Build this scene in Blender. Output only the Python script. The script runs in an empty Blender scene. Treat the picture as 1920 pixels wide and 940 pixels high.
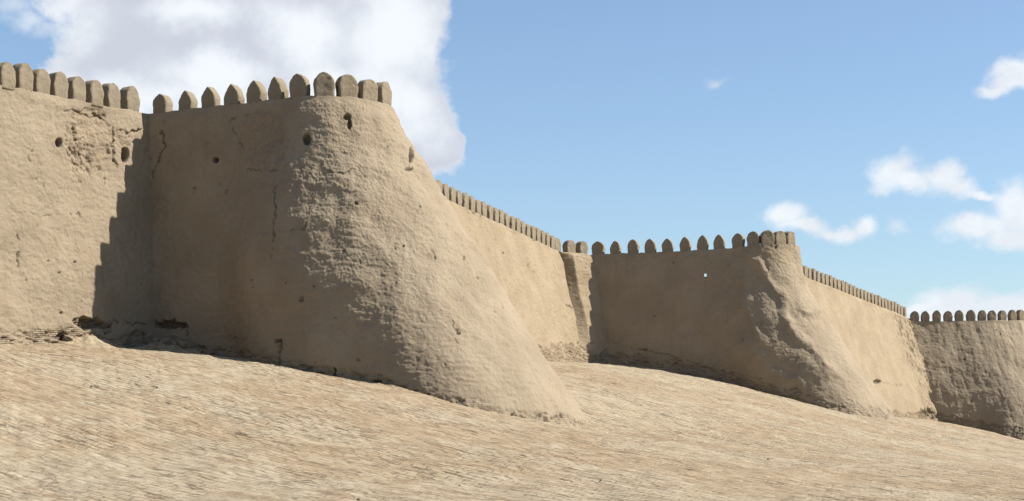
import bpy, math, random
import numpy as np

S = bpy.context.scene
random.seed(7)
rng = np.random.default_rng(7)
R = math.radians
F = 3200.0; CX = 960.0; HY = 800.0      # photograph scale: focal length, centre column and horizon row

# ---------------------------------------------------------------- camera
cam_d = bpy.data.cameras.new('camera'); cam = bpy.data.objects.new('camera', cam_d)
S.collection.objects.link(cam); S.camera = cam
cam.location = (0, 0, 0); cam.rotation_euler = (R(90), 0, 0)
cam_d.sensor_width = 36; cam_d.lens = 36 * F / 1920; cam_d.shift_y = 330 / 1920
cam_d.clip_start = .1; cam_d.clip_end = 6000

# ---------------------------------------------------------------- sun and exposure
SUN_EL = R(43.5); SUN_AZ = math.atan2(-0.035, 1.0)       # direction TO the sun, measured from +X
sd = (math.cos(SUN_AZ) * math.cos(SUN_EL), math.sin(SUN_AZ) * math.cos(SUN_EL), math.sin(SUN_EL))
sun_d = bpy.data.lights.new('sun', 'SUN'); sun = bpy.data.objects.new('sun', sun_d)
S.collection.objects.link(sun)
sun_d.energy = 5.0; sun_d.angle = R(.53); sun_d.color = (1, .95, .87)
from mathutils import Vector
sun.rotation_euler = Vector(sd).to_track_quat('Z', 'Y').to_euler()
S.view_settings.view_transform = 'Standard'; S.view_settings.look = 'None'
S.view_settings.exposure = 0.95; S.view_settings.gamma = 1; S.view_settings.use_curve_mapping = False

# ---------------------------------------------------------------- sky with clouds
W = bpy.data.worlds.new("World"); S.world = W; W.use_nodes = True
nt = W.node_tree; nt.nodes.clear()
def nn(t, **k):
    n = nt.nodes.new(t)
    for a, b in k.items(): setattr(n, a, b)
    return n
def lk(a, b): nt.links.new(a, b)
def mth(op, a, b=None, c=None, clamp=False):
    n = nn('ShaderNodeMath', operation=op, use_clamp=clamp)
    for i, v in enumerate((a, b, c)):
        if v is None: continue
        if isinstance(v, (int, float)): n.inputs[i].default_value = v
        else: lk(v, n.inputs[i])
    return n.outputs[0]
def vmth(op, a, b=None, out=0):
    n = nn('ShaderNodeVectorMath', operation=op)
    for i, v in enumerate((a, b)):
        if v is None: continue
        if isinstance(v, tuple): n.inputs[i].default_value = v
        else: lk(v, n.inputs[i])
    return n.outputs[out]
def sstep(v, a, b, lo=0., hi=1.):
    n = nn('ShaderNodeMapRange', interpolation_type='SMOOTHSTEP')
    lk(v, n.inputs[0])
    for i, x in zip((1, 2, 3, 4), (a, b, lo, hi)): n.inputs[i].default_value = x
    return n.outputs[0]
def noise(vec, scale, detail=6, rough=.55, dist=0.):
    n = nn('ShaderNodeTexNoise'); lk(vec, n.inputs['Vector'])
    n.inputs['Scale'].default_value = scale; n.inputs['Detail'].default_value = detail
    n.inputs['Roughness'].default_value = rough; n.inputs['Distortion'].default_value = dist
    return n
def mixc(f, a, b):
    n = nn('ShaderNodeMix', data_type='RGBA')
    if isinstance(f, float): n.inputs[0].default_value = f
    else: lk(f, n.inputs[0])
    for i, v in ((6, a), (7, b)):
        if isinstance(v, tuple): n.inputs[i].default_value = (*v, 1)
        else: lk(v, n.inputs[i])
    return n.outputs[2]
sky = nn('ShaderNodeTexSky', sky_type='NISHITA')
sky.sun_disc = False; sky.sun_elevation = SUN_EL; sky.sun_rotation = math.pi / 2 - SUN_AZ
sky.altitude = 0; sky.air_density = 1.0; sky.dust_density = .5; sky.ozone_density = 3.0
tc = nn('ShaderNodeTexCoord'); gen = tc.outputs['Generated']
sx = nn('ShaderNodeSeparateXYZ'); lk(gen, sx.inputs[0])
az = mth('ARCTAN2', sx.outputs[0], sx.outputs[1]); el = mth('ARCSINE', sx.outputs[2])
cb = nn('ShaderNodeCombineXYZ'); lk(az, cb.inputs[0]); lk(el, cb.inputs[1]); ae = cb.outputs[0]
wn = noise(ae, 22, 6, .6)
warp = vmth('SCALE', vmth('SUBTRACT', wn.outputs['Color'], (.5, .5, .5)))
warp.node.inputs['Scale'].default_value = .03
aw = vmth('ADD', ae, warp)
def blobs(lst, smooth=.25):
    cur = None
    for (px, py, rx, ry) in lst:
        a = math.atan((px - CX) / F)
        e = math.atan((HY - py) / F * math.cos(a))
        d = vmth('MULTIPLY', vmth('SUBTRACT', aw, (a, e, 0)), (F / rx, F / ry, 0))
        v = mth('SUBTRACT', 1.0, vmth('LENGTH', d, out=1))
        cur = v if cur is None else mth('SMOOTH_MAX', cur, v, smooth)
    return cur
big = [(330, 60, 230, 150), (520, 30, 230, 150), (700, 70, 150, 150), (420, 160, 260, 90), (640, 170, 160, 110), (230, -40, 200, 120),
       (760, 20, 90, 110), (790, 235, 80, 95), (780, 285, 90, 45), (150, 150, 70, 50), (230, 200, 100, 60), (560, -70, 300, 120), (835, 262, 38, 45), (720, 150, 110, 160), (200, 110, 80, 90)]
wisp = [(60, 45, 85, 30), (110, 62, 90, 34), (20, 15, 60, 30), (1345, 150, 45, 20), (1690, 428, 30, 16)]
small = [(1672, 325, 55, 42), (1700, 345, 75, 34), (1765, 335, 62, 38), (1790, 352, 60, 25), (1830, 362, 60, 14),
         (1470, 405, 48, 36), (1500, 428, 70, 24), (1560, 432, 80, 20), (1618, 422, 42, 24),
         (1905, 160, 75, 30), (1900, 135, 50, 28), (1940, 140, 60, 45), (1865, 172, 50, 20),
         (1900, 370, 55, 40), (1925, 395, 75, 55), (1840, 418, 90, 30), (1910, 440, 80, 25),
         (1790, 568, 105, 42), (1880, 570, 110, 42), (1960, 560, 80, 40), (1730, 580, 70, 22), (1820, 600, 180, 30)]
n1 = noise(ae, 34, 10, .64, 0); n2 = noise(ae, 9, 4, .5)
nz = mth('SUBTRACT', n1.outputs[0], .5)
dbig = mth('ADD', blobs(big), mth('MULTIPLY', nz, .75))
dsm = mth('ADD', blobs(small, .18), mth('MULTIPLY', nz, 1.1))
dwi = mth('ADD', blobs(wisp, .1), mth('MULTIPLY', nz, 1.6))
front = mth('GREATER_THAN', sx.outputs[1], 0)
abig = sstep(dbig, -.02, .26); asm = sstep(dsm, -.02, .75, 0, .96); awi = sstep(dwi, .1, 1.2, 0, .6)
alpha = mth('MULTIPLY', mth('MAXIMUM', mth('MAXIMUM', abig, asm), awi), front)
# cloud body brightness: thick cloud seen from below is lavender grey, thin rims and tops bright
litb = blobs([(740, 60, 150, 130), (690, 200, 190, 120), (360, 28, 110, 36), (300, 175, 260, 45), (60, 40, 150, 80), (560, 205, 190, 50), (560, 60, 90, 60), (400, 140, 120, 40)], .3)
n3 = noise(vmth('ADD', ae, (.31, .12, .7)), 24, 7, .55, 0)
lit = sstep(mth('ADD', litb, mth('MULTIPLY', mth('SUBTRACT', n3.outputs[0], .5), 2.6)), -.35, .95)
lit = mth('MAXIMUM', lit, mth('MULTIPLY', sstep(dbig, .35, .0), .7))
lit = mth('MAXIMUM', lit, mth('MULTIPLY', sstep(dsm, .0, .2), sstep(n3.outputs[0], .3, .62, .45, 1.)))
ccol = mixc(lit, (5.2, 5.5, 6.3), (7.6, 8.0, 8.4))
gain = mixc(1.0, (0, 0, 0), ccol)
skym = nn('ShaderNodeMix', data_type='RGBA', blend_type='MULTIPLY'); skym.inputs[0].default_value = 1; lk(sky.outputs[0], skym.inputs[6]); skym.inputs[7].default_value = (1.10, 1.20, 1.27, 1)
skyc = nn('ShaderNodeHueSaturation'); lk(skym.outputs[2], skyc.inputs['Color'])
skyc.inputs['Saturation'].default_value = .92; skyc.inputs['Value'].default_value = 1.0
bg = nn('ShaderNodeBackground'); bg.inputs['Strength'].default_value = .062
lk(mixc(alpha, skyc.outputs[0], gain), bg.inputs['Color'])
wo = nn('ShaderNodeOutputWorld'); lk(bg.outputs[0], wo.inputs[0])

# ---------------------------------------------------------------- numpy noise
_perm = rng.permutation(512).astype(np.int64)
_grad = rng.normal(size=(512, 3)); _grad /= np.linalg.norm(_grad, axis=1)[:, None]
def perlin(p):
    p = np.asarray(p, float); i = np.floor(p).astype(np.int64); f = p - i
    w = f * f * f * (f * (f * 6 - 15) + 10)
    out = 0
    for dx in (0, 1):
        for dy in (0, 1):
            for dz in (0, 1):
                h = _perm[(_perm[(_perm[(i[:, 0] + dx) & 511] + i[:, 1] + dy) & 511] + i[:, 2] + dz) & 511]
                g = _grad[h]
                d = g[:, 0] * (f[:, 0] - dx) + g[:, 1] * (f[:, 1] - dy) + g[:, 2] * (f[:, 2] - dz)
                wt = (w[:, 0] if dx else 1 - w[:, 0]) * (w[:, 1] if dy else 1 - w[:, 1]) * (w[:, 2] if dz else 1 - w[:, 2])
                out = out + wt * d
    return out * 1.6
def fbm(p, o=4, g=.5, l=2.03):
    a = 1; s = 0; p = np.asarray(p, float)
    for k in range(o):
        s = s + a * perlin(p + 17.3 * k); p = p * l; a *= g
    return s
def hash2(i, j, k=0):
    return _perm[(_perm[(i + 31 * k) & 511] + j) & 511] / 511.
def sm(x, a, b):
    t = np.clip((x - a) / (b - a), 0, 1); return t * t * (3 - 2 * t)
def proj(P):
    return CX + F * P[:, 0] / np.maximum(P[:, 1], 1), HY - F * P[:, 2] / np.maximum(P[:, 1], 1)
def pt(px, py, D): return ((px - CX) / F * D, D, (HY - py) / F * D)

# ---------------------------------------------------------------- bastion sections (flank + cone)
def smax(a, b, k):
    h_ = np.clip(.5 + .5 * (a - b) / k, 0, 1); return b + (a - b) * h_ + k * h_ * (1 - h_)
def bastion_surf(c0, shift, R0, grow, fn, d0, batter, rn, rb, low):
    """horizontal section at depth H below the parapet: polar angle T (degrees) round the nose centre.
    A nearly upright flank (outward normal at angle fn) merges into a cone that spreads downward."""
    def f(T, H):
        Hh_ = np.maximum(H, 0); T, Hh_ = np.broadcast_arrays(np.asarray(T, float), Hh_)
        w_ = 1 - sm(T, -100, -58)
        x_ = (Hh_ - low) / 1.2; sp_ = 1.2 * np.log1p(np.exp(np.clip(x_, -30, 30)))
        He = Hh_ - w_ * sp_ * .92
        g_ = grow(He); gs = grow(Hh_)
        cx = c0[0] + shift[0] * gs; cy = c0[1] + shift[1] * gs
        fnr = math.radians(fn); nx_, ny_ = math.cos(fnr), math.sin(fnr)
        d_ = d0 + batter * Hh_ + ((cx - c0[0]) * -nx_ + (cy - c0[1]) * -ny_)
        R_ = R0 + g_; Tr = np.radians(T)
        dl = np.minimum(np.abs(Tr - fnr), 1.38)
        left = smax(d_ / np.cos(dl), R_, .9) ; right = smax(d_, R_, .9)
        r = np.where(T < fn, left, right)
        rr = R_ / np.cos(np.clip(Tr - math.radians(rn), 0, .9)); q_ = sm(T, fn, -40)
        r = r * (1 - q_) + rr * q_
        bk = sm(T, 52, 74); r = r * (1 - bk) + rb * bk
        return cx + r * np.cos(Tr), cy + r * np.sin(Tr)
    return f
SURF1 = bastion_surf((-8.3, 78.4), (.38, .0), 2.9, lambda h: .46 * (h - .5 * (1 - np.exp(-np.maximum(h, -3)))), -118.1, 3.1, .035, 6, 9., 7.6)
def gr2(h): return np.interp(h, [0, 1.4, 3, 5.4, 8.6, 11.4, 13.1, 16], [0, .10, .38, 1.25, 2.75, 4.0, 4.75, 6.0])
SURF2 = bastion_surf((18.75, 128.45), (.50, -.05), 2.9, gr2, -107.2, 3.1, .04, 9, 9., 7.5)
LINE1 = np.array([(285, 655), (420, 668), (520, 683), (620, 703), (700, 715), (800, 742), (900, 770), (1000, 790), (1080, 799), (1130, 800)], float)
LINE2 = np.array([(1148, 684), (1240, 692), (1340, 712), (1430, 736), (1490, 752), (1560, 769), (1630, 783), (1682, 788), (1720, 788)], float)
def contact(f, zt, line, Ts):
    out = []
    for T_ in Ts:
        H = np.linspace(5, 18, 400); x, y = f(T_, H); z = zt - H
        px_ = CX + F * x / y; py_ = HY - F * z / y; k_ = np.argmin(np.abs(py_ - np.interp(px_, line[:, 0], line[:, 1])))
        out.append((float(x[k_]), float(y[k_]), float(z[k_])))
    return out
# ---------------------------------------------------------------- ground height
ctrl = [pt(*a) for a in [
    (-380, 645, 60), (-200, 644, 65), (0, 643, 71), (110, 645, 74.5), (240, 655, 78), (1085, 742, 85), (1075, 700, 103), (1060, 680, 118), (1110, 681, 126), (1690, 787, 140), (1710, 786, 160), (1770, 792, 169), (1840, 806, 166.5), (1920, 826, 163.5), (2010, 850, 160),
    (-300, 940, 42), (0, 940, 45), (500, 940, 46), (960, 940, 48), (1400, 940, 52), (1920, 940, 58), (2300, 940, 62),
    (1300, 755, 95), (1500, 850, 75), (1900, 872, 100), (1250, 850, 62), (1650, 815, 105)]]
CT1 = contact(SURF1, 14.6, LINE1, [-180, -170, -158, -145, -132, -118, -105, -92, -78, -64, -50, -36, -22, -8])
CT2 = contact(SURF2, 13.4, LINE2, [-178, -168, -155, -140, -125, -107, -92, -76, -60, -44, -28, -12])
print('contact', CT1, CT2)
ctrl += CT1 + CT2
ctrl += [(0, 25, -1.9), (-30, 25, -1.8), (30, 25, -2.1), (0, 0, -1.75), (-15, 5, -1.7), (20, 0, -1.8), (60, 60, -3), (80, 100, -3.6), (100, 150, -3.6), (85, 165, -3.3),
         (-30, 40, -1.0), (-45, 45, 2.6), (-45, 80, 4), (-20, 110, 4.5), (0, 150, 4.5), (30, 185, 2), (60, 210, 1)]
CT = np.array(ctrl)
def _tps(r): return r * r * np.log(r + 1e-6)
_d = np.linalg.norm(CT[:, None, :2] - CT[None, :, :2], axis=2)
_n = len(CT); _A = np.zeros((_n + 3, _n + 3)); _A[:_n, :_n] = _tps(_d / 50) + np.eye(_n) * .0006
_A[:_n, _n] = 1; _A[:_n, _n + 1:] = CT[:, :2] / 50; _A[_n, :_n] = 1; _A[_n + 1:, :_n] = (CT[:, :2] / 50).T
_w = np.linalg.solve(_A, np.concatenate([CT[:, 2], [0, 0, 0]]))
def ground(xy):
    xy = np.asarray(xy, float); z = np.zeros(len(xy))
    for a in range(0, len(xy), 100000):
        q = xy[a:a + 100000]
        z[a:a + 100000] = _tps(np.linalg.norm(q[:, None] - CT[None, :, :2], axis=2) / 50) @ _w[:_n] + _w[_n] + q / 50 @ _w[_n + 1:]
    far = sm(np.linalg.norm(xy - np.array([15, 95]), axis=1), 105, 190)
    return z * (1 - far) - 2.2 * far

# ---------------------------------------------------------------- materials
def newmat(name):
    global nt
    m = bpy.data.materials.new(name); m.use_nodes = True; nt = m.node_tree; nt.nodes.clear()
    b = nn('ShaderNodeBsdfPrincipled'); o = nn('ShaderNodeOutputMaterial'); lk(b.outputs[0], o.inputs[0])
    b.inputs['Roughness'].default_value = .95
    b.inputs['Specular IOR Level'].default_value = .15
    return m, b
def attr(name):
    a = nn('ShaderNodeAttribute', attribute_name=name); return a.outputs['Fac']
def adobe(name, a, b_, warm, bump=1.0):
    m, b = newmat(name)
    co = nn('ShaderNodeTexCoord').outputs['Object']
    nA = noise(co, .45, 5, .6); nB = noise(co, 5, 5, .65); nC = noise(co, 34, 4, .7)
    c = mixc(sstep(nA.outputs[0], .36, .66), a, b_)
    c = mixc(sstep(nB.outputs[0], .5, .78, 0, .5), c, warm)
    # straw and grit in the mud plaster
    mp = nn('ShaderNodeMapping'); lk(co, mp.inputs[0]); mp.inputs['Scale'].default_value = (1, 1, 2.6); mp.inputs['Rotation'].default_value = (.5, .4, .3)
    nS = noise(mp.outputs[0], 26, 3, .6, 1.5)
    c = mixc(sstep(nS.outputs[0], .58, .74, 0, .55), c, tuple(x * 1.28 for x in a))
    c = mixc(sstep(nS.outputs[0], .42, .28, 0, .6), c, tuple(x * .6 for x in a))
    # washed vertical stains
    mp2 = nn('ShaderNodeMapping'); lk(co, mp2.inputs[0]); mp2.inputs['Scale'].default_value = (1.3, 1.3, .13)
    nV = noise(mp2.outputs[0], 1.3, 5, .6)
    c = mixc(sstep(nV.outputs[0], .5, .75, 0, .35), c, tuple(x * .8 for x in warm))
    # broken patches where the plaster has fallen, and exposed brick at the foot
    c = mixc(mth('MULTIPLY', attr('worn'), .6), c, warm)
    bco = nn('ShaderNodeCombineXYZ'); s = nn('ShaderNodeSeparateXYZ'); lk(co, s.inputs[0])
    lk(attr('along'), bco.inputs[0]); lk(s.outputs[2], bco.inputs[1])
    br = nn('ShaderNodeTexBrick'); lk(bco.outputs[0], br.inputs['Vector'])
    br.inputs['Scale'].default_value = 1; br.inputs['Brick Width'].default_value = .27; br.inputs['Row Height'].default_value = .085
    br.inputs['Mortar Size'].default_value = .014; br.inputs['Mortar Smooth'].default_value = .4
    br.inputs['Color1'].default_value = (*[x * 1.2 for x in a], 1); br.inputs['Color2'].default_value = (*[x * .8 for x in warm], 1); br.inputs['Mortar'].default_value = (.09, .068, .046, 1)
    brk = attr('brick')
    c = mixc(mth('MULTIPLY', brk, .8), c, br.outputs['Color'])
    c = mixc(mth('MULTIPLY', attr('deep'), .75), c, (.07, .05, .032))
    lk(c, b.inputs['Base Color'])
    h = mth('ADD', mth('MULTIPLY', nB.outputs[0], .06), mth('ADD', mth('MULTIPLY', nC.outputs[0], .022), mth('MULTIPLY', nS.outputs[0], .014)))
    h = mth('SUBTRACT', h, mth('MULTIPLY', mth('MULTIPLY', br.outputs['Fac'], brk), .035))
    bp = nn('ShaderNodeBump'); bp.inputs['Strength'].default_value = bump; bp.inputs['Distance'].default_value = 1; lk(h, bp.inputs['Height']); lk(bp.outputs[0], b.inputs['Normal'])
    return m
M_wall = adobe('mud_plaster', (.276, .224, .155), (.238, .190, .130), (.236, .178, .120))
M_wallb = adobe('old_plaster', (.285, .226, .150), (.248, .192, .125), (.25, .180, .115))
M_mer = adobe('merlon_mud', (.240, .196, .136), (.204, .166, .113), (.21, .163, .111))
M_rub = adobe('rubble_mud', (0.225, 0.18, 0.1237), (0.18, 0.1387, 0.09375), (0.1875, 0.1275, 0.0825))

m, b = newmat('brick_paving'); M_gr = m
co = nn('ShaderNodeTexCoord').outputs['Object']
rot = nn('ShaderNodeMapping'); lk(co, rot.inputs[0]); GA = math.atan2(-.51, .86)
rot.vector_type = 'TEXTURE'; rot.inputs['Rotation'].default_value = (0, 0, GA)
gc = rot.outputs[0]
def gmap(extra, sc_):
    m0 = nn('ShaderNodeMapping'); lk(co, m0.inputs[0]); m0.vector_type = 'TEXTURE'; m0.inputs['Rotation'].default_value = (0, 0, GA + extra)
    m1 = nn('ShaderNodeMapping'); lk(m0.outputs[0], m1.inputs[0]); m1.inputs['Scale'].default_value = sc_; return m1.outputs[0]
wb = vmth('SCALE', vmth('SUBTRACT', noise(gc, .9, 3, .6).outputs['Color'], (.5, .5, .5))); wb.node.inputs['Scale'].default_value = .22
g1 = noise(gmap(-.05, (.6, 1, 1)), .13, 5, .6); g2 = noise(gmap(-.1, (.35, 1, 1)), .75, 6, .62); g3 = noise(gc, 22, 4, .7)
g4 = noise(gmap(-.10, (.22, 1, 1)), 5.0, 6, .75); g5 = noise(gmap(-.20, (.10, 1, 1)), 6, 4, .6); g6 = noise(gc, .35, 5, .65); g7 = noise(gmap(-.10, (.16, 1, 1)), 13, 3, .6)
c = mixc(sstep(g1.outputs[0], .44, .56), (0.3099, 0.2544, 0.172), (0.2762, 0.2063, 0.1287))
c = mixc(sstep(g2.outputs[0], .52, .70, 0, .6), c, (0.2648, 0.1811, 0.1076))
c = mixc(sstep(g2.outputs[0], .46, .30, 0, .45), c, (0.3719, 0.3266, 0.2385))
c = mixc(sstep(g4.outputs[0], .52, .66, 0, .55), c, (0.417, 0.361, 0.2607))
c = mixc(sstep(g4.outputs[0], .48, .34, 0, .40), c, (0.169, 0.1238, 0.07546))
c = mixc(sstep(attr('tint'), .5, 1., 0, .28), c, (0.3832, 0.3323, 0.2385))
c = mixc(sstep(attr('tint'), .5, .0, 0, .35), c, (0.186, 0.1375, 0.08656))
br = nn('ShaderNodeTexBrick'); lk(vmth('ADD', gc, wb), br.inputs['Vector']); br.inputs['Scale'].default_value = 1
br.inputs['Brick Width'].default_value = .56; br.inputs['Row Height'].default_value = .28; br.inputs['Mortar Size'].default_value = .030; br.inputs['Mortar Smooth'].default_value = .3
msk = sstep(g6.outputs[0], .36, .60, .30, .95)
c = mixc(mth('MULTIPLY', br.outputs['Fac'], mth('MULTIPLY', msk, .65)), c, (.080, .056, .035))
c = mixc(mth('MULTIPLY', sstep(g5.outputs[0], .56, .65), mth('MULTIPLY', msk, .78)), c, (.060, .042, .026))
c = mixc(mth('MULTIPLY', sstep(g7.outputs[0], .60, .70), .6), c, (.085, .062, .040))
c = mixc(mth('MULTIPLY', attr('joint'), .6), c, (.080, .056, .035))
c = mixc(sstep(g3.outputs[0], .60, .75, 0, .5), c, (.12, .09, .058))
lk(c, b.inputs['Base Color'])
bp = nn('ShaderNodeBump'); bp.inputs['Distance'].default_value = 1; bp.inputs['Strength'].default_value = 1
lk(mth('ADD', mth('MULTIPLY', g3.outputs[0], .02), mth('MULTIPLY', g4.outputs[0], .05)), bp.inputs['Height']); lk(bp.outputs[0], b.inputs['Normal'])

# ---------------------------------------------------------------- mesh helpers
def tag(o, label=None, cat=None, group=None, kind=None):
    for k, v in (('label', label), ('category', cat), ('group', group), ('kind', kind)):
        if v: o[k] = v
def mesh_from(name, V, Q, mat, attrs=None, parent=None, smooth=True, mats=None):
    me = bpy.data.meshes.new(name); Q = np.asarray(Q, np.int32)
    me.vertices.add(len(V)); me.vertices.foreach_set('co', np.asarray(V, np.float32).ravel())
    me.loops.add(Q.size); me.loops.foreach_set('vertex_index', Q.ravel())
    me.polygons.add(len(Q)); me.polygons.foreach_set('loop_start', np.arange(0, Q.size, 4, dtype=np.int32))
    me.polygons.foreach_set('loop_total', np.full(len(Q), 4, np.int32))
    me.polygons.foreach_set('use_smooth', np.full(len(Q), smooth))
    me.update(calc_edges=True); me.validate()
    for k, a in (attrs or {}).items():
        at = me.attributes.new(k, 'FLOAT', 'POINT'); at.data.foreach_set('value', np.asarray(a, np.float32))
    me.materials.append(mat)
    o = bpy.data.objects.new(name, me); S.collection.objects.link(o)
    if parent: o.parent = parent
    return o
def gridq(nu, nv, off=0, closed=False):
    i = np.arange(nu if closed else nu - 1)[:, None]; j = np.arange(nv - 1)[None]
    i2 = (i + 1) % nu
    return np.stack([i * nv + j, i2 * nv + j, i2 * nv + j + 1, i * nv + j + 1], -1).reshape(-1, 4) + off

# ---------------------------------------------------------------- ground sheet
def axis(segs):
    out = []
    for a, b_, st_ in segs: out.append(np.arange(a, b_ - 1e-6, st_))
    out.append([segs[-1][1]]); return np.unique(np.round(np.concatenate(out), 4))
c1 = axis([(-1500, -300, 150), (-300, -90, 15), (-90, -63, 1.5), (-63, -8.4, .07), (-8.4, 14, .7), (14, 200, 12), (200, 1500, 130)])
c2 = axis([(-1500, -200, 130), (-200, -20, 15), (-20, 21, .7), (21, 84, .07), (84, 175, .14), (175, 210, 1.4), (210, 400, 15), (400, 2500, 150)])
E1, E2 = np.meshgrid(c1, c2, indexing='ij'); e1 = E1.ravel(); e2 = E2.ravel()
ca, sa = math.cos(GA), math.sin(GA)
GX = np.stack([e1 * ca - e2 * sa, e1 * sa + e2 * ca], 1)
gz = ground(GX)
fine = (e1 > -62) & (e1 < -9) & (e2 > 22) & (e2 < 174)
idx = np.where(fine)[0]
f1 = e1[idx]; f2 = e2[idx] + .06 * np.sin(e1[idx] * .35); B = .56; Hh = .42
row = np.floor((f2 + 1000) / Hh + .02).astype(int); off = hash2(row, row * 0) * B
col = np.floor((f1 + 1000 + off) / B + .02).astype(int)
hj = hash2(row, col); tint = np.full(len(e1), .5); joint = np.zeros(len(e1)); z0 = f1 * 0
und = fbm(np.stack([f1 * .4, f2 * .4, z0 + 7], 1), 2) * .07 + fbm(np.stack([f1 * .1, f2 * .16, z0], 1), 3) * .07 + fbm(np.stack([f1 * .35, f2 * 1.6, z0], 1), 3, .6) * .022
s1 = fbm(np.stack([f1 * 1.1, f2 * 4.2, z0 + 2], 1), 4, .7)
wornm = sm(fbm(np.stack([f1 * .2, f2 * .3, z0 + 9], 1), 3), -.3, .5)
d1 = np.abs(((f1 + 1000 + off) / B + .5) % 1 - .5) * B; d2 = np.abs(((f2 + 1000) / Hh + .5) % 1 - .5) * Hh
jt = np.where((d2 < .036), 1., np.where(d1 < .036, .45, 0)) * (.35 + .65 * wornm)
jt = jt * sm(fbm(np.stack([f1 * .8, f2 * 2.2, z0 + 5], 1), 3, .7), -.25, .35)
saw = ((f2 + 1000) / Hh) % 1.
gz[idx] += und + s1 * .020 + (hj - .5) * .030 * (.3 + wornm) - jt * .045 + (saw - .5) * .022 * (.3 + wornm)
tint[idx] = np.clip(.5 + (hash2(row, col, 3) - .5) * .9 + fbm(np.stack([f1 * 1.1, f2 * 5., z0 + 3], 1), 3, .65) * .75, 0, 1); joint[idx] = jt
# mud washed down below the two holes in the wall foot
for (bx, by, rr, hh) in ((-19.05, 75.6, 1.5, .55), (-15.5, 77.6, 1.6, .5)):
    r_ = np.hypot(GX[:, 0] - bx, GX[:, 1] - by); k_ = r_ < rr * 1.6
    gz[k_] += hh * (1 - sm(r_[k_], 0, rr * 1.5)) * (1 + .5 * fbm(np.stack([GX[k_, 0] * 2.2, GX[k_, 1] * 2.2, gz[k_] * 0], 1), 3))
V = np.column_stack([GX, gz])
go = mesh_from('ground', V, gridq(len(c1), len(c2)), M_gr, {'tint': tint, 'joint': joint}); tag(go, kind='structure')
del V, E1, E2

# ---------------------------------------------------------------- wall bodies
def spline(P, T):
    """Catmull-Rom through rows of P at parameters T (0..len-1)."""
    P = np.asarray(P, float); n = len(P)
    i = np.clip(np.floor(T).astype(int), 0, n - 2); t = (T - i)[:, None]
    p0 = P[np.maximum(i - 1, 0)]; p1 = P[i]; p2 = P[i + 1]; p3 = P[np.minimum(i + 2, n - 1)]
    d0 = (p2 - p0) / 2; d1_ = (p3 - p1) / 2
    # damp tangents so long flanks stay straight
    L = np.linalg.norm((p2 - p1)[:, :2], axis=1)[:, None] + 1e-6
    k0 = np.minimum(1, L / (np.linalg.norm(d0[:, :2], axis=1)[:, None] + 1e-6)); k1 = np.minimum(1, L / (np.linalg.norm(d1_[:, :2], axis=1)[:, None] + 1e-6))
    d0 = d0 * k0; d1_ = d1_ * k1
    return p1 * (2 * t**3 - 3 * t**2 + 1) + d0 * (t**3 - 2 * t**2 + t) + p2 * (-2 * t**3 + 3 * t**2) + d1_ * (t**3 - t**2)
def params(P, step_f):
    """parameter values giving roughly even arc spacing; step_f(i) = spacing in segment i"""
    P = np.asarray(P, float); out = [0.]
    for i in range(len(P) - 1):
        L = np.linalg.norm(P[i + 1][:2] - P[i][:2]); n = max(2, int(L / step_f(i)))
        out += list(i + np.arange(1, n + 1) / n)
    return np.array(out)
def seg_dist(px, py, poly):
    best = np.full(len(px), 1e9)
    for (x0, y0), (x1, y1) in zip(poly[:-1], poly[1:]):
        dx, dy = x1 - x0, y1 - y0; t = np.clip(((px - x0) * dx + (py - y0) * dy) / (dx * dx + dy * dy + 1e-9), 0, 1)
        best = np.minimum(best, np.hypot(px - x0 - t * dx, py - y0 - t * dy))
    return best

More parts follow.
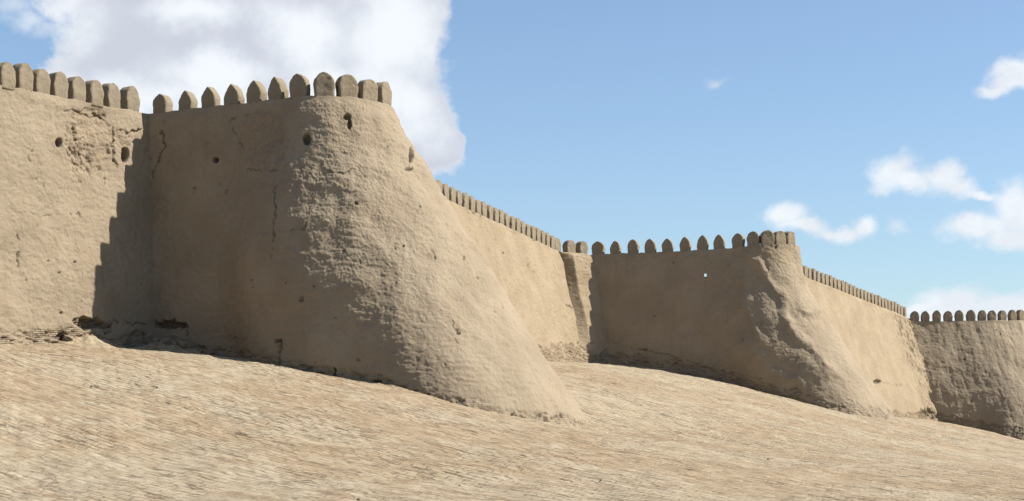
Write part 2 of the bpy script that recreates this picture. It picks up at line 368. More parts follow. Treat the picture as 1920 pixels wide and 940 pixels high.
def build_wall(name, label, cat, top, base, gfun, rough, feats, vstep, ustep, inner, closed=False, group=None, hole=None, stri=None, foot=.75, footc=.8, surf=None, Ts=None):
    """top: rows (X,Y,ztop); base: rows (X,Y). Lofts the front face, parapet, walkway; carves the marks."""
    root = bpy.data.objects.new(name, None); S.collection.objects.link(root)
    if surf:
        T = np.asarray(Ts, float); nu = len(T); tx, ty = surf(T, 0 * T); tp = np.column_stack([tx, ty, top(T)])
        Hb = 12 + 0 * T
        for _ in range(8):
            bx_, by_ = surf(T, Hb); zb = ground(np.column_stack([bx_, by_])); Hb = .5 * Hb + .5 * (tp[:, 2] - zb)
        bs = np.column_stack([bx_, by_])
    else:
        top = np.asarray(top, float); base = np.asarray(base, float)
        Lc = np.maximum(np.linalg.norm(np.diff(top[:, :2], axis=0), axis=1), np.linalg.norm(np.diff(base[:, :2], axis=0), axis=1))
        T = [0.]
        for i in range(len(top) - 1):
            n = max(2, int(Lc[i] / ustep(i))); T += list(i + np.arange(1, n + 1) / n)
        T = np.array(T)
        tp = spline(top, T); bs = spline(base, T); nu = len(T)
        zb = ground(bs[:, :2])
    c0 = bs.mean(0)
    root.location = (c0[0], c0[1], float(ground(c0[None])[0])); tag(root, label, cat, group)
    nv = int(np.max(tp[:, 2] - zb) / vstep) + 2
    t = np.linspace(1 + 1.4 / 11., 0, nv)          # bottom (below ground) to top
    if surf:
        X, Y = surf(T[:, None], (tp[:, 2] - zb)[:, None] * t[None])
    else:
        g = gfun(t[None, :], T[:, None])
        X = tp[:, None, 0] + (bs[:, None, 0] - tp[:, None, 0]) * g
        Y = tp[:, None, 1] + (bs[:, None, 1] - tp[:, None, 1]) * g
    topz = tp[:, 2] + fbm(np.stack([T * 0 + 3, tp[:, 0] * .9, tp[:, 1] * .9], 1), 3) * .05
    Z = topz[:, None] + (zb - topz)[:, None] * t[None, :]
    Pn = np.stack([X, Y, Z], -1)
    du = np.gradient(Pn, axis=0); dv = np.gradient(Pn, axis=1)
    N = np.cross(du, dv); N /= np.linalg.norm(N, axis=2, keepdims=True) + 1e-9
    P0 = Pn.reshape(-1, 3); Nn = N.reshape(-1, 3)
    px, py = proj(P0)
    facing = (Nn * P0).sum(1) < 0
    ZG = np.repeat(zb, nv); hgt = P0[:, 2] - ZG
    Tt = np.repeat(T, nv); tt = np.tile(t, nu)
    arc = np.repeat(np.concatenate([[0], np.cumsum(np.linalg.norm(np.diff(bs[:, :2], axis=0), axis=1))]), nv)
    rg = rough(px, py, Tt, tt)
    d = fbm(P0 * .22, 3) * .10 + fbm(P0 * .9 + 5, 3) * .03 + fbm(P0 * np.array([3.2, 3.2, 4.5]) + 11, 4, .65) * .019
    # rough mud: rows left by the hands that threw it on, broken by lumps
    ridg = 1 - np.abs(fbm(P0 * np.array([.8, .8, 1.35]) + 31, 4, .58)) * 2
    hs = fbm(np.stack([P0[:, 0] * .9, P0[:, 1] * .9, P0[:, 2] * 6.0 + P0[:, 0] * 1.0], 1) + 3, 4, .62)
    lump = fbm(P0 * 2.6 + 40, 4, .62)
    grain = fbm(P0 * 9.0 + 13, 3, .7)
    d += rg * (ridg * .016 + hs * .010 + lump * .009 + grain * .013 + fbm(P0 * .42 + 77, 3) * .15)
    if stri is not None: d += stri(P0, px, py, hgt)
    edge = sm(tt, 0, .035); d = d * (.15 + .85 * edge)
    worn = np.clip(fbm(P0 * .5 + 60, 4) * .9 - .1, 0, 1) * .5; brick = np.zeros(len(P0)); deep = np.zeros(len(P0))
    # brick footing
    fh = foot * (1 + .7 * fbm(np.stack([arc * .5, arc * 0, arc * 0], 1), 3))
    fm = sm(hgt, fh + .12, fh - .08) * facing
    brick = fm * sm(fbm(P0 * .8 + 90, 3), -.6, .1) * footc
    rw = np.floor(P0[:, 2] / .085 + 500).astype(int); cl = np.floor(arc / .27 + .5 * (rw % 2) + 500).astype(int)
    d += fm * (-.03 + (hash2(rw, cl) - .6) * .07 - .10 * (hash2(rw, cl, 5) > .93))
    d += fm * lump * .05
    wx = fbm(P0 * 3.1 + 70, 3) * 4.5; wy = fbm(P0 * 3.1 + 140, 3) * 4.5
    cmod = sm(fbm(P0 * 1.5 + 300, 3), -.45, .05)
    for f in feats:
        k = f[0]
        if k == 'pit':
            _, x, y, rx, ry, dep = f
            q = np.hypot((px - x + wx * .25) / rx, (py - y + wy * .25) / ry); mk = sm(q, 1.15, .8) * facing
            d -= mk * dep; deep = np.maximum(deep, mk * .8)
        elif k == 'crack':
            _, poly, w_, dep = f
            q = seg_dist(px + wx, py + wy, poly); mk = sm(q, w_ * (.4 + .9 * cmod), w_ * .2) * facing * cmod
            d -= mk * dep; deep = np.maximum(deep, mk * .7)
        elif k == 'patch':      # fallen plaster: recessed, rough
            _, x, y, rx, ry, dep, rgh = f
            q = np.hypot((px - x + wx * 2.2) / rx, (py - y + wy * 2.2) / ry); mk = sm(q, 1.05, .93) * facing
            d += mk * (-dep + rgh * (lump * .8 + fbm(P0 * 1.6 + 200, 4, .6))); worn = np.maximum(worn, mk * .8)
        elif k == 'step':       # ledge: material to one side of a line stands proud
            _, poly, w_, dep = f
            q = seg_dist(px + wx * 2, py + wy * 2, poly); mk = sm(q, w_, 0) * facing; d += mk * dep
        elif k == 'cave':       # hole in the foot with bare bricks inside
            _, x, y, rx, ry, dep = f
            q = np.hypot((px - x + wx * 1.6) / rx, (py - y + wy * 1.3) / ry); mk = sm(q, 1.1, .75) * facing
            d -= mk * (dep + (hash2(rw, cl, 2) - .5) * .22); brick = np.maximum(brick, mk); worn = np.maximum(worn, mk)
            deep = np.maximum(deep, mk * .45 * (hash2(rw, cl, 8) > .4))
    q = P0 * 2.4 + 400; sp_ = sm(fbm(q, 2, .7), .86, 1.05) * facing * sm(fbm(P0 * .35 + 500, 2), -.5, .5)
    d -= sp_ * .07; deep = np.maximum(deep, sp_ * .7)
    FP = (P0 + Nn * d[:, None]).reshape(nu, nv, 3)
    # inward rows: parapet top, inner face, walkway
    tn = np.gradient(tp[:, :2], axis=0); tn /= np.linalg.norm(tn, axis=1, keepdims=True) + 1e-9
    nrm = np.column_stack([tn[:, 1], -tn[:, 0]])             # outward (checked below by caller's orientation)
    sgn = np.sign((nrm * N[:, nv // 2, :2]).sum(1).mean()); nrm *= sgn
    ed = FP[:, -1].copy(); rows = []
    par = .52
    for k_ in (.08, .5, .92, 1.0):
        r_ = ed.copy(); r_[:, :2] -= nrm * par * k_; r_[:, 2] += .02 * math.sin(k_ * 3.1); rows.append(r_)
    nin = 26
    for k_ in range(1, nin + 1):
        r_ = rows[3].copy(); r_[:, 2] -= inner * k_ / nin; rows.append(r_)
    if closed:
        cc = tp[:, :2].mean(0)
        for k_ in (.35, .999):
            r_ = rows[3].copy(); r_[:, 2] = ed[:, 2] - inner; r_[:, :2] += (cc - r_[:, :2]) * k_; rows.append(r_)
    else:
        for w2, dz in ((2.2, inner), (2.7, inner), (2.9, inner + .3), (3.1, 14.)):
            r_ = ed.copy(); r_[:, :2] -= nrm * w2; r_[:, 2] = ed[:, 2] - dz; rows.append(r_)
    A = np.concatenate([FP, np.stack(rows, 1)], 1); na = A.shape[1]
    ex = na - nv
    def ext(a): return np.concatenate([a.reshape(nu, nv), np.repeat(a.reshape(nu, nv)[:, -1:] * 0, ex, 1)], 1).ravel()
    Q = gridq(nu, na, closed=closed)
    Vv = A.reshape(-1, 3)
    if hole:
        cen = Vv[Q].mean(1); hx, hy = proj(cen); kill = np.zeros(len(Q), bool)
        for (x, y, rx, ry) in hole: kill |= (np.hypot((hx - x) / rx, (hy - y) / ry) < 1) & (cen[:, 1] < tp[:, 1].max())
        Q = Q[~kill]
    arc2 = np.concatenate([arc.reshape(nu, nv), np.repeat(arc.reshape(nu, nv)[:, -1:], ex, 1)], 1).ravel()
    loc = np.array(root.location)
    at = {'worn': ext(worn), 'brick': ext(brick), 'deep': ext(deep), 'along': arc2}
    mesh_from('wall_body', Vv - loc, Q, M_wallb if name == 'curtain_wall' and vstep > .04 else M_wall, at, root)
    return root, tp, topz, nrm, T

def merlon_mesh(w, h, th, point, seed, lean=0.):
    """arched mud merlon: straight cheeks below, round or pointed head; base at z=0"""
    nx, nz_, ny = 12, 20, 8
    FX = [-1, -.97, -.92, -.7, -.45, -.2, 0, .2, .45, .7, .92, .97, 1]; FY = [-1, -.96, -.88, -.5, 0, .5, .88, .96, 1]
    def half(v):
        a = .50 if point < .5 else .42
        if v < a: return 1 - .10 * (1 - v / a) ** .8
        q = (v - a) / (1 - a)
        rnd = math.sqrt(max(0, 1 - q ** 2.3)); ogv = (1 - q ** 1.55) ** .8
        return (1 - point) * rnd + point * ogv
    ids = {}; V = []
    def vid(i, j, k):
        key = (i, j, k)
        if key not in ids:
            v = 1 - (1 - j / nz_) ** 1.6
            fx = FX[i]; fy = FY[k]
            hw = max(half(v), .10) * w / 2
            x = fx * hw; y = fy * th / 2; z = v * h
            # soften the arrises
            ex_ = max(0, abs(fx) - .92) / .08; ey_ = max(0, abs(fy) - .9) / .1
            y *= 1 - .07 * ex_; x *= 1 - .045 * ey_; z -= .025 * h * (v ** 4) * ey_
            V.append((x, y, z)); ids[key] = len(V) - 1
        return ids[key]
    Q = []
    for i in range(nx):
        for j in range(nz_):
            Q.append((vid(i, j, 0), vid(i + 1, j, 0), vid(i + 1, j + 1, 0), vid(i, j + 1, 0)))
            Q.append((vid(i + 1, j, ny), vid(i, j, ny), vid(i, j + 1, ny), vid(i + 1, j + 1, ny)))
        for k in range(ny):
            Q.append((vid(i, nz_, k), vid(i + 1, nz_, k), vid(i + 1, nz_, k + 1), vid(i, nz_, k + 1)))
            Q.append((vid(i + 1, 0, k), vid(i, 0, k), vid(i, 0, k + 1), vid(i + 1, 0, k + 1)))
    for j in range(nz_):
        for k in range(ny):
            Q.append((vid(0, j, k + 1), vid(0, j, k), vid(0, j + 1, k), vid(0, j + 1, k + 1)))
            Q.append((vid(nx, j, k), vid(nx, j, k + 1), vid(nx, j + 1, k + 1), vid(nx, j + 1, k)))
    V = np.array(V); o = seed * 7.31
    fade = sm(V[:, 2], 0, .15)
    for ax, am in ((0, .035), (1, .03), (2, .03)):
        V[:, ax] += am * .8 * fbm(V * 2.4 + o + ax * 19, 3, .55) * (fade if ax != 2 else fade) * 1.1
        V[:, ax] += .010 * fbm(V * 11 + o + ax * 23, 2)
    V[:, 0] += lean * V[:, 2]
    return V, np.array(Q)

mcount = [0]
def put_merlons(root, tp, topz, nrm, spots, w, h, th, point, wj=.05, hj=.05):
    """spots: list of (x, y, size factor) or positions as plan points on the top edge"""
    for s_ in spots:
        mcount[0] += 1; sd_ = mcount[0]
        i, fr = int(s_[0]), s_[0] - int(s_[0])
        c = tp[i, :2] * (1 - fr) + tp[min(i + 1, len(tp) - 1), :2] * fr; n = nrm[i]; zt = topz[i]
        r2 = random.Random(sd_ * 13)
        ww = w * (1 + r2.uniform(-wj, wj)) * (s_[1] if len(s_) > 1 else 1); hh = h * (1 + r2.uniform(-hj, hj)) * (s_[2] if len(s_) > 2 else 1)
        pp = s_[3] if len(s_) > 3 else point
        V, Q = merlon_mesh(ww, hh + .12, th * (1 + r2.uniform(-.06, .06)), pp, sd_, r2.uniform(-.025, .025))
        # local frame: x along wall, y outward
        V[:, 2] -= .12
        loc = np.array([c[0], c[1], zt]) - np.append(n, 0) * (th / 2 + .01)
        a = math.atan2(n[0], -n[1]) + r2.uniform(-.03, .03)      # local -y faces outward
        o = mesh_from('merlon', V, Q, M_mer, None, root)
        o.location = Vector(loc) - root.location; o.rotation_euler = (0, 0, a)
def idx_at_px(tp, px, lo=0, hi=None):
    x = CX + F * tp[:, 0] / tp[:, 1]; hi = hi or len(x)
    k = lo + int(np.argmin(np.abs(x[lo:hi] - px))); return k
def idx_by_len(tp, start, stop, pitch, off=.5):
    s_ = np.concatenate([[0], np.cumsum(np.linalg.norm(np.diff(tp[:, :2], axis=0), axis=1))])
    n = max(1, round((s_[stop] - s_[start]) / pitch)); p = (s_[stop] - s_[start]) / n
    return [float(np.interp(s_[start] + (k + off) * p, s_, np.arange(len(s_)))) for k in range(n)]

# ================================================================ near bastion
def Tlist(fn, smax_, ds, dphi):
    fl = fn - np.degrees(np.arctan(np.arange(smax_, 0, -ds) / 3.1))
    return np.concatenate([fl, np.arange(fn, 50, dphi), [54, 60, 70, 85, 105, 125, 145]])
T1 = Tlist(-118.1, 11.6, .034, .26)
z1 = lambda T: np.where(T > 80, 12.4, 14.58)
def r1(px, py, T, t): return sm(px + 14 * np.sin(py * .021) - .02 * (py - 400), 480, 640) * (.55 + .45 * sm(py, 690, 380))
f1_ = [('pit', 575, 261, 8, 10, .3), ('pit', 403, 300, 5.5, 5.5, .35), ('pit', 650, 221, 7, 6, .22), ('pit', 655, 234, 4, 10, .2), ('pit', 768, 292, 4, 14, .3), ('pit', 766, 317, 7, 3, .15),
       ('patch', 492, 262, 44, 58, .03, .06), ('crack', [(308, 225), (306, 262), (311, 278), (292, 305), (286, 330)], 2.2, .10),
       ('crack', [(520, 345), (513, 360), (517, 385), (512, 450), (505, 480)], 1.6, .07), ('crack', [(540, 432), (560, 430), (572, 425), (575, 415)], 1.3, .06),
       ('crack', [(430, 232), (440, 222), (455, 215), (470, 216)], 1.4, .05), ('crack', [(436, 240), (446, 265), (460, 280)], 1.3, .05), ('crack', [(460, 318), (490, 320), (520, 318)], 1.4, .05),
       ('pit', 667, 384, 3.5, 3, .12), ('crack', [(808, 465), (813, 475), (818, 486)], 2., .09), ('crack', [(740, 464), (744, 474)], 2., .07), ('pit', 757, 461, 2, 2, .08), ('pit', 870, 484, 2, 4, .08),
       ('crack', [(514, 638), (526, 641), (524, 660), (523, 684)], 2.6, .22), ('crack', [(516, 641), (536, 645)], 1.8, .12), ('crack', [(546, 655), (543, 675)], 1.8, .08), ('crack', [(629, 690), (628, 704)], 2.5, .2), ('pit', 706, 716, 9, 3.5, .2),
       ('crack', [(845, 598), (848, 612), (858, 622)], 1.6, .08), ('pit', 860, 625, 4, 2, .12), ('pit', 792, 740, 14, 2.6, .15), ('crack', [(600, 320), (640, 330), (670, 318)], 2.4, .05),
       ('step', [(545, 345), (600, 335), (700, 318), (790, 312)], 30, .05), ('cave', 318, 609, 32, 9, .35), ('crack', [(340, 618), (352, 612), (350, 628)], 1.4, .08),
       ('crack', [(940, 775), (955, 779), (965, 775), (985, 781)], 2.2, .12), ('crack', [(1000, 783), (1020, 776), (1025, 786), (1050, 780), (1070, 790), (1098, 795)], 2.6, .12), ('crack', [(965, 770), (963, 780)], 2., .1), ('crack', [(380, 625), (400, 622), (425, 630), (470, 640)], 1.1, .04)]
def strip1(P, px, py, h):
    # courses showing near the foot of the cone
    k = sm(h, 3.4, 2.2) * sm(px, 600, 680)
    return k * .009 * np.sin(P[:, 2] * 24 + fbm(P * .7, 2) * 3) * sm(fbm(P * .6 + 8, 2), -.3, .3)
root, tp, tz, nr, T = build_wall('bastion', 'nearest and tallest mud bastion with a smooth flank in shade and a wide flared cone', 'bastion', z1, None, None, r1, f1_,
    .034, None, 1.5, True, 'bastions along the city wall', stri=strip1, foot=.3, footc=.25, surf=SURF1, Ts=T1)
n_end = int(np.argmax(tp[:, 0]))
sp = []
for px_, wf, hf, po in [(298, 1., .92, .45), (345, .92, .92, .95), (389, .95, .98, 1.), (433, .95, 1., 1.), (475, .97, 1.02, .95), (513, .93, 1.05, .95), (558, 1.0, 1.05, .35), (608, 1.08, 1.08, .2), (655, 1.1, 1.06, .1), (695, 1.08, 1.0, .05), (727, 1.1, 1.0, .05)]:
    sp.append((idx_at_px(tp, px_, 5, n_end + 30), wf, hf, po))
put_merlons(root, tp, tz, nr, sp, .86, .97, .52, .9, .03, .03)

# ================================================================ near curtain
d1v = np.array([4.3, 7.1]) / 8.3; n1v = np.array([d1v[1], -d1v[0]])
def along(p, d, s): return (p[0] + d[0] * s, p[1] + d[1] * s)
C1 = (-17.3, 79.)
C1_t = [(*along(C1, d1v, s), z) for s, z in ((-26, 14.1), (-16, 14.25), (-8.3, 14.4), (-3, 14.5), (0, 14.57), (1.5, 14.57))]
C1_b = [(x + n1v[0] * .85, y + n1v[1] * .85) for x, y, z in C1_t]
lin = lambda t, T: t + 0 * T
def r1c(px, py, T, t):
    a = sm(np.hypot((px - 170) / 75, (py - 275) / 100), 1.1, .4)
    return .10 + .35 * a + .3 * sm(py, 215, 195)
f2_ = [('pit', 110, 268, 6.5, 8, .4), ('pit', 236, 291, 7.5, 14, .5), ('patch', 165, 262, 42, 62, .06, .055), ('patch', 150, 300, 26, 40, .05, .045), ('patch', 228, 262, 16, 22, .05, .05),
       ('crack', [(122, 210), (137, 207), (158, 214), (180, 222)], 1.8, .10), ('crack', [(178, 211), (195, 224), (211, 237), (214, 262), (213, 290), (221, 313)], 2.2, .14), ('crack', [(238, 250), (255, 245), (272, 236), (285, 230)], 2.4, .14),
       ('crack', [(137, 232), (142, 262), (150, 290), (160, 315)], 1.8, .08), ('crack', [(30, 440), (42, 455), (38, 470), (35, 490), (36, 500)], 1.8, .10), ('crack', [(188, 318), (196, 335), (200, 345)], 2.2, .09),
       ('crack', [(35, 396), (55, 400), (70, 406), (95, 403)], 1.0, .04), ('crack', [(78, 335), (80, 350)], 1., .04), ('crack', [(140, 405), (150, 400), (150, 406)], 1.4, .06), ('pit', 60, 283, 1.8, 1.8, .08), ('pit', 90, 490, 2, 2, .08), ('pit', 138, 492, 2.4, 2, .08), ('pit', 109, 512, 3, 2, .08), ('pit', 117, 587, 2.4, 2.4, .08),
       ('crack', [(20, 450), (5, 455)], 1., .03), ('crack', [(70, 423), (72, 435)], 1., .04), ('crack', [(159, 440), (160, 450)], 1.2, .05), ('crack', [(142, 455), (143, 492)], .9, .03),
       ('cave', 168, 607, 30, 12, .42), ('cave', 118, 632, 14, 6, .28), ('crack', [(205, 602), (240, 606), (275, 608)], 1.6, .08), ('cave', 200, 618, 10, 12, .2)]
root, tp, tz, nr, T = build_wall('curtain_wall', 'nearest stretch of city wall at the left, sunlit and cracked under a stepped shadow', 'city wall', C1_t, C1_b, lin, r1c, f2_,
    .034, lambda i: .5 if i == 0 else (.09 if i == 1 else .036), 1.3, False, 'wall stretches between bastions', foot=.62, footc=1.)
iz = idx_at_px(tp, 262)
sp = [(idx_at_px(tp, p),) for p in (252, 216, 183, 150, 116, 83, 50, 16)]
put_merlons(root, tp, tz, nr, sp, .86, 1.12, .62, .1)
i16 = sp[-1][0]; ib = int(np.argmin(np.abs(T - 1.0)))
put_merlons(root, tp, tz, nr, [(a_,) for a_ in idx_by_len(tp, ib, max(i16 - 14, 5), 1.08)], .86, 1.12, .62, .1)

# ================================================================ middle curtain
C2_t = [(-9.9, 87.4, 14.5), (-4.4, 103.7, 14.0), (0, 116.8, 13.5), (2.6, 124.6, 13.2), (3.5, 126.7, 13.05), (6.25, 129.2, 13.0), (8.2, 130.6, 13.0)]
def outn(P, b_):
    P = np.asarray(P)[:, :2]; t_ = np.gradient(P, axis=0); t_ /= np.linalg.norm(t_, axis=1, keepdims=True); n = np.column_stack([t_[:, 1], -t_[:, 0]])
    return [tuple(p + q * bb) for p, q, bb in zip(P, n, b_)]
C2_b = outn(C2_t, [2.0, 2.1, 2.1, 2.0, 1.9, 1.4, 1.4])
def gully2(P, px, py, h):
    # washed-out gully near the junction: sharp near edge, sloping far side
    x0 = 1047 + (py - 470) * .21; w_ = 24.
    s_ = px - x0; top_ = sm(py, 462, 500); bot = sm(py, 690, 560)
    g = sm(s_, -2, 2.5) * np.clip(1 - s_ / w_, 0, 1)
    rise = sm(s_, -34, -3) * sm(s_, 2, -2)
    return -g * 1.5 * top_ * (.1 + .9 * bot) + rise * .30 * top_
f3_ = [('crack', [(865, 455), (872, 470)], 1.3, .06), ('pit', 943, 475, 2, 2, .08), ('crack', [(1004, 510), (1008, 520)], 1.3, .07), ('crack', [(1022, 492), (1024, 502)], 1.6, .08), ('crack', [(990, 493), (992, 500)], 1.4, .05),
       ('crack', [(1056, 575), (1066, 580)], 2, .1), ('pit', 1163, 659, 4, 1.6, .1)]
root, tp, tz, nr, T = build_wall('curtain_wall', 'middle stretch of city wall running back between the nearest and second bastion, ending at a gully', 'city wall', C2_t, C2_b, lin,
    lambda px, py, T, t: .14 + .25 * sm(px, 1040, 1060), f3_, .05, lambda i: .3 if i == 0 else .055, 1.3, False, 'wall stretches between bastions', stri=gully2, foot=1.1)
ie = int(np.argmin(np.abs(T - 3.9))); ic = idx_at_px(tp, 1108, ie)
put_merlons(root, tp, tz, nr, [(a_,) for a_ in idx_by_len(tp, int(np.argmin(np.abs(T - .55))), ie, 1.16)], .82, .98, .60, .15)
put_merlons(root, tp, tz, nr, [(idx_at_px(tp, p, ie), 1.05, .95) for p in (1047, 1072, 1095)], .84, 1., .56, .0)

# ================================================================ second bastion
T2 = Tlist(-107.2, 15.5, .052, .45)
z2 = lambda T: np.interp(T, [-185, -175, -107, -60, 0, 60, 85, 100], [13.0, 13.05, 13.3, 13.42, 13.5, 13.4, 10.6, 10.2])
def r2f(px, py, T, t): return sm(px + 10 * np.sin(py * .05), 1340, 1410) * .6
def fold2(P, px, py, h):
    out = 0
    for poly, w_, d_ in (([(1400, 475), (1425, 500), (1440, 525), (1462, 550), (1472, 590), (1500, 640)], 13, .38), ([(1375, 500), (1395, 540), (1400, 580), (1430, 640)], 14, .30), ([(1505, 590), (1540, 585), (1550, 600)], 10, .25), ([(1400, 640), (1440, 690), (1500, 720)], 12, .2), ([(1480, 600), (1500, 630), (1530, 660), (1560, 700)], 14, .28)):
        out = out + sm(seg_dist(px + fbm(P * .8 + 2, 2) * 9, py + fbm(P * .8 + 30, 2) * 9, poly), w_ * 1.2, 0) * d_ * .42
    for poly, w_, d_ in (([(1418, 505), (1450, 545), (1462, 580)], 10, .3), ([(1385, 480), (1388, 520), (1385, 560)], 10, .15), ([(1475, 595), (1500, 592), (1515, 600)], 7, .35)):
        out = out - sm(seg_dist(px + fbm(P * .8 + 2, 2) * 9, py + fbm(P * .8 + 30, 2) * 9, poly), w_ * 1.5, 0) * d_ * .25
    return out
f4_ = [('crack', [(1438, 500), (1446, 515)], 1.5, .06), ('pit', 1210, 655, 5, 2, .1), ('crack', [(1180, 652), (1260, 668), (1350, 695), (1430, 712)], 1.1, .06), ('pit', 1263, 492, 1.6, 1.6, .06)]
root, tp, tz, nr, T = build_wall('bastion', 'second bastion with a flat dark flank pierced by one loophole and a folded muddy cone', 'bastion', z2, None, None, r2f, f4_,
    .05, None, 3.0, True, 'bastions along the city wall', hole=[(1322.5, 516.5, 3.0, 4.0)], stri=fold2, foot=.8, footc=.4, surf=SURF2, Ts=T2)
ne = int(np.argmax(tp[:, 0]))
sp = [(idx_at_px(tp, p, 5, ne + 20), f_, h_, po) for p, f_, h_, po in ((1120, 1.15, .98, .1), (1153, .95, .92, .7), (1186, 1, 1, .3), (1218, 1, 1, .5), (1250, 1, 1, .5), (1284, .98, 1.04, .6), (1316, .98, 1.04, .6), (1348, 1., 1.02, .5), (1382, 1.06, 1.03, .3), (1412, 1.12, 1.04, .15), (1440, 1.15, 1.04, 0.), (1465, 1.2, 1., 0.), (1485, 1.2, .96, 0.))]
put_merlons(root, tp, tz, nr, sp, .84, 1.03, .56, .4, .02, .02)
i0 = idx_at_px(tp, 1493, 5, ne + 30)
put_merlons(root, tp, tz, nr, [(a_,) for a_ in idx_by_len(tp, i0 + 22, int(np.argmin(np.abs(T - 60))), 1.3)], .84, 1., .56, .1)

# ================================================================ far curtain
C3_t = [(18.6, 133.3, 13.1), (24.9, 145, 12.7), (32, 158, 11.95), (38, 169.1, 11.3), (40.1, 173, 11.0), (41.3, 175.2, 10.9)]
C3_b = outn(C3_t, [2.6, 2.8, 3.0, 3.3, 3.5, 3.5])
def gully3(P, px, py, h):
    x0 = 1688 + (py - 600) * .40; s_ = px - x0
    return sm(np.abs(s_ + fbm(P * .5, 3) * 10), 12, 0) * .22 + sm(px, x0 - 30, x0) * fbm(P * np.array([1.2, 1.2, .4]), 4, .6) * .26
f5_ = [('pit', 1646, 716, 7, 3.5, .3), ('crack', [(1570, 583), (1572, 588)], 1.3, .06), ('crack', [(1655, 720), (1700, 724)], .9, .05), ('cave', 1735, 775, 14, 8, .35), ('cave', 1765, 782, 20, 6, .3)]
root, tp, tz, nr, T = build_wall('curtain_wall', 'farthest stretch of city wall, sunlit, sloping back behind the second bastion', 'city wall', C3_t, C3_b, lin,
    lambda px, py, T, t: .12 + .3 * sm(px, 1690, 1720), f5_, .065, lambda i: .3 if i == 0 else .07, 1.3, False, 'wall stretches between bastions', stri=gully3, foot=.5)
put_merlons(root, tp, tz, nr, [(a_,) for a_ in idx_by_len(tp, int(np.argmin(np.abs(T - .75))), int(np.argmin(np.abs(T - 3.95))), 1.15)], .80, 1.02, .60, .2)

# ================================================================ far bastion
FB_t = [(37.8, 173.4, 10.65), (40.1, 173.1, 10.65), (45, 172.85, 10.7), (48.6, 172.75, 10.72), (50, 173.1, 10.75), (51.9, 173.8, 10.8), (53.6, 175.2, 10.8), (55.3, 178.5, 10.8), (55.8, 183, 10.7), (52, 188, 8), (44, 188, 8), (38, 178, 8)]
FB_b = [(40.2, 170.2), (43.0, 169.2), (45.8, 167.2), (48.4, 164), (51.5, 161.8), (55.5, 160.6), (59.3, 163), (61, 169), (60, 177), (53, 188), (44, 189), (38, 179)]
def gul(P, px, py, h):
    q = np.stack([P[:, 0] * .42 + P[:, 2] * .05, P[:, 1] * .1, P[:, 2] * .09], 1)
    return (1 - np.abs(fbm(q * 2.2 + 4, 3, .5)) * 2) * .035 * sm(px, 1725, 1760)
root, tp, tz, nr, T = build_wall('bastion', 'farthest bastion at the right, furrowed by rain and cut off by the picture edge', 'bastion', FB_t, FB_b, lambda t, T: .25 * t + .75 * np.maximum(t, 0) ** 1.35 + 0 * T,
    lambda px, py, T, t: .55 + 0 * px, [('pit', 1808, 674, 2.2, 2.2, .12)], .07, lambda i: .075 if 0 < i < 7 else (.2 if i < 8 else .8), 1.5, True, 'bastions along the city wall', stri=gul, foot=.9)
ne = int(np.argmax(tp[:, 0]))
sp = [(idx_at_px(tp, p, 3, ne + 10),) for p in (1715, 1736, 1757, 1779, 1800, 1821, 1842, 1862, 1882, 1901, 1917, 1931)]
put_merlons(root, tp, tz, nr, sp, .86, 1.08, .56, .35)

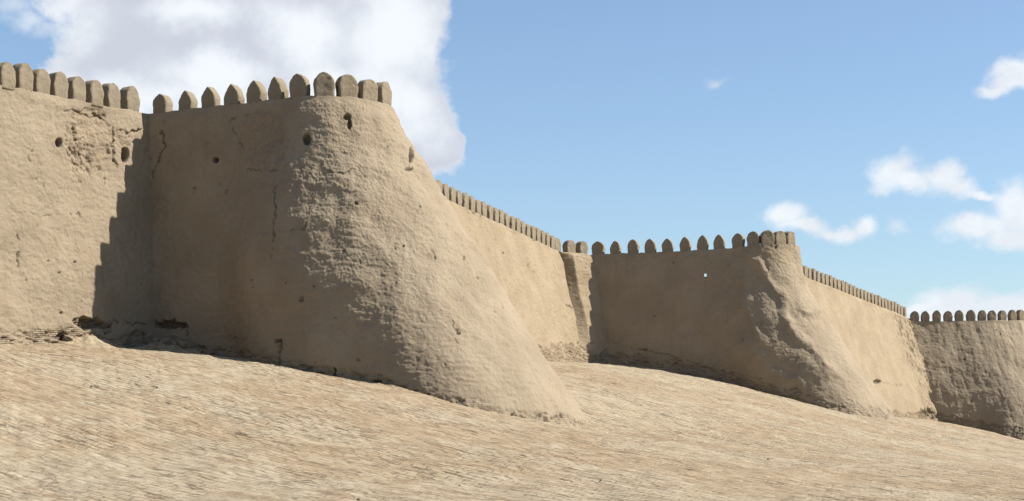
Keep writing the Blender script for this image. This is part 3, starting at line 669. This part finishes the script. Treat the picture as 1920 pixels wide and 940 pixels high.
# ================================================================ rubble and loose stones
def lump_mesh(rx, ry, rz, seed, sub=10, blocky=.5):
    V = []; ids = {}; Q = []
    def vid(a):
        k = tuple(np.round(a, 4))
        if k not in ids:
            v = np.array(a, float); s_ = v / np.linalg.norm(v); q = v * blocky + s_ * (1 - blocky); ids[k] = len(V); V.append(q)
        return ids[k]
    for ax in range(3):
        for sg in (-1, 1):
            for i in range(sub):
                for j in range(sub):
                    cs = []
                    for a, b_ in ((0, 0), (1, 0), (1, 1), (0, 1)):
                        p = [0, 0, 0]; p[ax] = sg; p[(ax + 1) % 3] = (2 * (i + a) / sub - 1); p[(ax + 2) % 3] = (2 * (j + b_) / sub - 1); cs.append(vid(p))
                    Q.append(cs if sg > 0 else cs[::-1])
    V = np.array(V); V = V * (1 + .22 * fbm(V * 1.1 + seed * 3.7, 3)[:, None] + .06 * fbm(V * 4 + seed, 2)[:, None])
    return V * np.array([rx, ry, rz]), np.array(Q)
def stone(name, label, cat, group, x, y, r, seed, mat, squash=.6, sink=.35):
    rr = random.Random(seed)
    V, Q = lump_mesh(r * rr.uniform(.8, 1.3), r * rr.uniform(.7, 1.1), r * squash * rr.uniform(.8, 1.2), seed, 8, rr.uniform(.35, .75))
    o = mesh_from(name, V, Q, mat); z = float(ground(np.array([[x, y]]))[0])
    for (bx, by, r0, hh) in ((-19.05, 75.6, 1.5, .55), (-15.5, 77.6, 1.6, .5)):
        q = math.hypot(x - bx, y - by); z += hh * (1 - float(sm(np.array([q]), 0, r0 * 1.5)[0]))
    o.location = (x, y, z + r * squash * (1 - 2 * sink)); o.rotation_euler = (rr.uniform(-.5, .5), rr.uniform(-.5, .5), rr.uniform(0, 6.3)); tag(o, label, cat, group)
k = 0
for (bx, by, n, lab, grp) in ((-19.0, 75.75, 26, 'mud lump fallen below the sunlit hole in the near wall foot', 'sunlit rubble under the near wall'), (-15.6, 77.7, 18, 'mud lump lying in shade below the broken foot of the near bastion', 'shaded rubble under the near bastion')):
    for q in range(n):
        k += 1; rr = random.Random(k * 5)
        s_ = rr.gauss(0, .85); o_ = abs(rr.gauss(0, .45)) - .25
        dv = d1v if bx < -17 else np.array([.88, -.47]); ov = n1v if bx < -17 else np.array([-.47, -.88])
        stone('rubble_lump', lab, 'rubble', grp, bx + dv[0] * s_ + ov[0] * o_, by + dv[1] * s_ + ov[1] * o_, rr.uniform(.07, .24), k, M_rub)
for q in range(16):
    k += 1; rr = random.Random(k * 11)
    D = rr.uniform(46, 72); px_ = rr.uniform(0, 1500)
    x = (px_ - CX) / F * D
    stone('pebble', 'small dark pebble lying loose on the sloping brick paving', 'pebble', 'pebbles on the brick paving', x, D, rr.uniform(.018, .045), k, M_rub, .7, .2)
